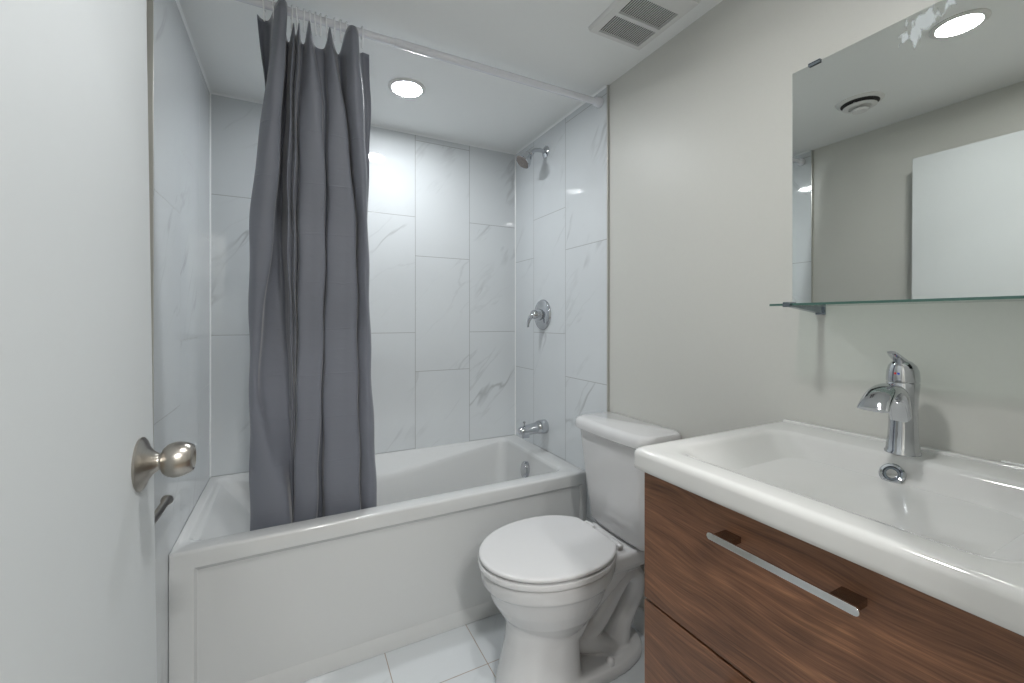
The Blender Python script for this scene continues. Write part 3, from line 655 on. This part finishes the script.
# ---------------------------------------------------------------- faucet
fx, fy = 1.094, .402
t = thing('basin_faucet', (fx, fy, ZT), 'chrome single-lever faucet with an arching spout at the back of the sink', 'faucet')
def ell(cx, cy, z, a, b, n=36, front=0): return [Vector((cx+a*math.cos(2*PI*i/n)+front*max(0, -math.cos(2*PI*i/n))**2*-1, cy+b*math.sin(2*PI*i/n), z)) for i in range(n)]
bm = bmesh.new()
loft(bm, [ell(fx, fy, ZT, .0295, .0285), ell(fx, fy, ZT+.003, .0295, .0285), ell(fx, fy, ZT+.006, .0275, .0265), ell(fx+.001, fy, ZT+.03, .0245, .0240), ell(fx+.002, fy, ZT+.06, .0225, .0225),
  ell(fx+.002, fy, ZT+.09, .0225, .0225), ell(fx+.002, fy, ZT+.118, .0240, .0240), ell(fx+.001, fy, ZT+.141, .0262, .0262), ell(fx+.001, fy, ZT+.143, .0250, .0250)])
bd = obj('body', bm, M['chrome'], t)
# spout: broad ribbon rising out of the body front and turning down at its lip
bm = bmesh.new(); st = []
path = [(fx+.004, ZT+.020, .014, .012), (fx-.004, ZT+.055, .017, .013), (fx-.014, ZT+.090, .019, .014), (fx-.030, ZT+.118, .021, .014), (fx-.056, ZT+.132, .022, .012), (fx-.086, ZT+.127, .0235, .010), (fx-.108, ZT+.113, .0245, .008), (fx-.122, ZT+.098, .0255, .0060)]
tube(bm, [(p[0], fy, p[1]) for p in path], [(p[2], p[3]) for p in path], 28, 6, up=(0, 1, 0)); obj('spout', bm, M['chrome'], t)
bm = bmesh.new()
loft(bm, [ell(fx+.001, fy, ZT+.1445, .0262, .0262), ell(fx+.001, fy, ZT+.150, .0266, .0262), ell(fx+.001, fy, ZT+.165, .0255, .0250), ell(fx-.0005, fy, ZT+.176, .0225, .0215), ell(fx-.003, fy, ZT+.184, .0165, .0150), ell(fx-.005, fy, ZT+.188, .008, .007)])
tube(bm, [(fx+.004, fy, ZT+.170), (fx-.006, fy, ZT+.183), (fx-.018, fy, ZT+.190), (fx-.032, fy, ZT+.197), (fx-.046, fy, ZT+.204)],
     [(.013, .010), (.0125, .008), (.011, .006), (.0105, .0045), (.008, .003)], 20, 6, up=(0, 1, 0))
hd_ = obj('handle', bm, M['chrome'], t)
for yy, mt, nm in ((fy+.0026, 'red', 'hot_mark'), (fy-.0026, 'blue', 'cold_mark')):
    bm = bmesh.new(); lathe(bm, [(0, 0), (.0022, 0), (.0020, .001), (0, .0012)], (fx-.0245+.0003, yy, ZT+.161), (-1, 0, .1), 16); obj(nm, bm, M[mt], hd_)

# ---------------------------------------------------------------- toilet
TY = 1.206
t = thing('toilet', (.85, TY, 0), 'white two-piece toilet with its lid closed between the tub and the vanity', 'toilet')
def egg(xf, xb, hw, z, cxr=.55, nb=2.0, n=56, sq=1.0):
    """closed outline: elliptical nose towards -x, squarer back; widest at cxr of the length"""
    xc = xf+(xb-xf)*cxr; P = []
    for i in range(n):
        a = 2*PI*i/n; ca, sa = math.cos(a), math.sin(a)
        if ca < 0: x = xc+(xc-xf)*-1*abs(ca)**1.0; y = hw*sa
        else:
            e = 2/nb; x = xc+(xb-xc)*abs(ca)**e; y = hw*math.copysign(abs(sa)**e, sa)
        P.append(Vector((x, TY+y, z)))
    return P
bm = bmesh.new()
# bowl
loft(bm, [egg(.68, .86, .075, .10), egg(.650, .875, .092, .17), egg(.618, .91, .118, .205), egg(.588, .93, .142, .240), egg(.560, .95, .162, .285), egg(.544, .965, .173, .325), egg(.537, .975, .178, .338), egg(.527, .985, .185, .346), egg(.522, .99, .188, .370), egg(.524, .99, .187, .388), egg(.532, .985, .180, .393)])
# deck carrying the tank
loft(bm, [egg(.80, 1.150, .080, .305, .5, 4), egg(.76, 1.152, .108, .330, .5, 5), egg(.74, 1.155, .120, .352, .5, 6), egg(.74, 1.155, .122, .385, .5, 6), egg(.75, 1.150, .114, .393, .5, 6)])
# pedestal column under the bowl, flaring towards the floor
loft(bm, [egg(.568, .832, .110, .000, .5, 7), egg(.573, .832, .106, .030, .5, 7), egg(.588, .832, .098, .090, .5, 7), egg(.602, .834, .093, .150, .5, 6), egg(.606, .85, .095, .195, .5, 5), egg(.602, .90, .110, .24, .5, 3)])
# side skirt running from the column up to the deck
loft(bm, [egg(.70, .845, .090, .15, .5, 6), egg(.70, .88, .093, .20, .5, 6), egg(.70, .955, .097, .25, .5, 6), egg(.70, 1.03, .101, .30, .5, 6), egg(.72, 1.09, .106, .35, .5, 5)])
# floor flange behind the column
loft(bm, [egg(.66, 1.130, .128, .0, .45, 2.6), egg(.66, 1.130, .128, .018, .45, 2.6), egg(.67, 1.122, .120, .032, .45, 2.6), egg(.70, 1.10, .10, .040, .45, 2.6)])
def tb(pts, rad): tube(bm, pts, rad, 24, 6, up=(0, 1, 0))
tb([(.80, TY, .09), (.87, TY, .10), (.93, TY, .13), (.98, TY, .19), (1.02, TY, .255), (1.055, TY, .285), (1.095, TY, .265), (1.105, TY, .21), (1.080, TY, .15), (1.045, TY, .10), (1.020, TY, .02)],
   [(.058, .045), (.060, .046), (.062, .046), (.066, .046), (.076, .048), (.082, .048), (.080, .044), (.072, .042), (.066, .042), (.068, .048), (.075, .058)])
tb([(.80, TY, .12), (.88, TY, .085), (.96, TY, .050), (1.04, TY, .03)], [(.062, .05), (.064, .05), (.068, .035), (.070, .02)])
me = bpy.data.meshes.new('tmp'); bmesh.ops.recalc_face_normals(bm, faces=bm.faces); bm.to_mesh(me); bm.free()
tmp = bpy.data.objects.new('tmp', me); COL.objects.link(tmp)
md = tmp.modifiers.new('r', 'REMESH'); md.mode = 'VOXEL'; md.voxel_size = .0040
md = tmp.modifiers.new('s', 'SMOOTH'); md.factor = .5; md.iterations = 5
bpy.context.view_layer.update()
dg = bpy.context.evaluated_depsgraph_get()
nm = bpy.data.meshes.new_from_object(tmp.evaluated_get(dg)); bpy.data.objects.remove(tmp)
nm.name = 'bowl'; bw = bpy.data.objects.new('bowl', nm); COL.objects.link(bw); nm.materials.clear(); nm.materials.append(M['porcelain'])
for v in nm.vertices:
    if v.co.z < .0005: v.co.z = .0005
for p in nm.polygons: p.use_smooth = True
bw.parent = t; bw.matrix_parent_inverse = Matrix.Translation(-Vector(t.location))
for s in (-1, 1):
    bm = bmesh.new(); lathe(bm, [(.014, -.006), (.0145, .004), (.013, .013), (.008, .019), (0, .021)], (.935, TY+s*.101, .036), (0, 0, 1), 24); obj('bolt_cap', bm, M['seat'], t)
# seat ring and lid
bm = bmesh.new(); cxr = .52
def seg(xf, xb, hw, z): return egg(xf, xb, hw, z, cxr, 2.25)
loft(bm, [seg(.524, .978, .186, .3935), seg(.516, .982, .192, .396), seg(.513, .984, .194, .404), seg(.516, .984, .192, .4115), seg(.526, .980, .184, .4135)])
obj('seat', bm, M['seat'], t)
bm = bmesh.new()
loft(bm, [seg(.532, .974, .180, .4155), seg(.523, .980, .187, .4170), seg(.518, .984, .191, .4205), seg(.517, .985, .1915, .4270), seg(.521, .983, .188, .4305), seg(.530, .978, .181, .4320), seg(.60, .94, .13, .4335)])
# straight cut at the hinge side
bmesh.ops.bisect_plane(bm, geom=bm.verts[:]+bm.edges[:]+bm.faces[:], plane_co=(.955, 0, 0), plane_no=(1, 0, 0), clear_outer=True)
bmesh.ops.holes_fill(bm, edges=[e for e in bm.edges if e.is_boundary], sides=0)
ld = obj('lid', bm, M['seat'], t, bevel=.003, ang=60)
for s in (-1, 1):
    bm = bmesh.new(); tube(bm, [(.985, TY+s*.050, .409), (.985, TY+s*.075, .410), (.985, TY+s*.100, .409)], [(.008, .011), (.009, .011), (.007, .009)], 16, 4, up=(0, 0, 1)); box(bm, .975, 1.0, TY+s*.075-.016, TY+s*.075+.016, .390, .408); obj('hinge', bm, M['seat'], t, bevel=.002, ang=60)
TK = 1.194   # tank centre line
# tank: tapers downwards, front slightly bowed
def tk(x0, x1, hw, r, z, bow=.012):
    x0 += .016; hw -= .007; TY = TK
    P = rrect(x0, x1, TY-hw, TY+hw, r, z, 8, 12)
    for p in P:
        k = max(0, (x0+(x1-x0)*.45-p.x)/((x1-x0)*.45)); p.x -= bow*k*(1-((p.y-TY)/hw)**2)
    return P
bm = bmesh.new()
loft(bm, [tk(1.045, 1.150, .150, .035, .395), tk(1.025, 1.155, .164, .040, .402), tk(1.017, 1.157, .169, .042, .416), tk(.998, 1.160, .179, .042, .56), tk(.985, 1.162, .190, .042, .70), tk(.981, 1.162, .194, .042, .757)])
obj('tank', bm, M['porcelain'], t)
bm = bmesh.new()
loft(bm, [tk(.972, 1.166, .199, .036, .757), tk(.967, 1.168, .203, .038, .761), tk(.965, 1.169, .205, .040, .775), tk(.967, 1.168, .203, .040, .790), tk(.975, 1.166, .198, .040, .7975), tk(.99, 1.16, .186, .036, .8005)])
obj('tank_lid', bm, M['porcelain'], t)
bm = bmesh.new(); lathe(bm, [(.011, 0), (.011, .006), (.007, .010), (0, .011)], (1.01, TY-.190, .725), (0, -1, 0), 20)
tube(bm, [(1.012, TY-.203, .725), (.995, TY-.205, .724), (.972, TY-.204, .721)], [(.006, .004), (.006, .004), (.007, .004)], 12, 4, up=(0, 0, 1)); obj('flush_lever', bm, M['chrome'], t)
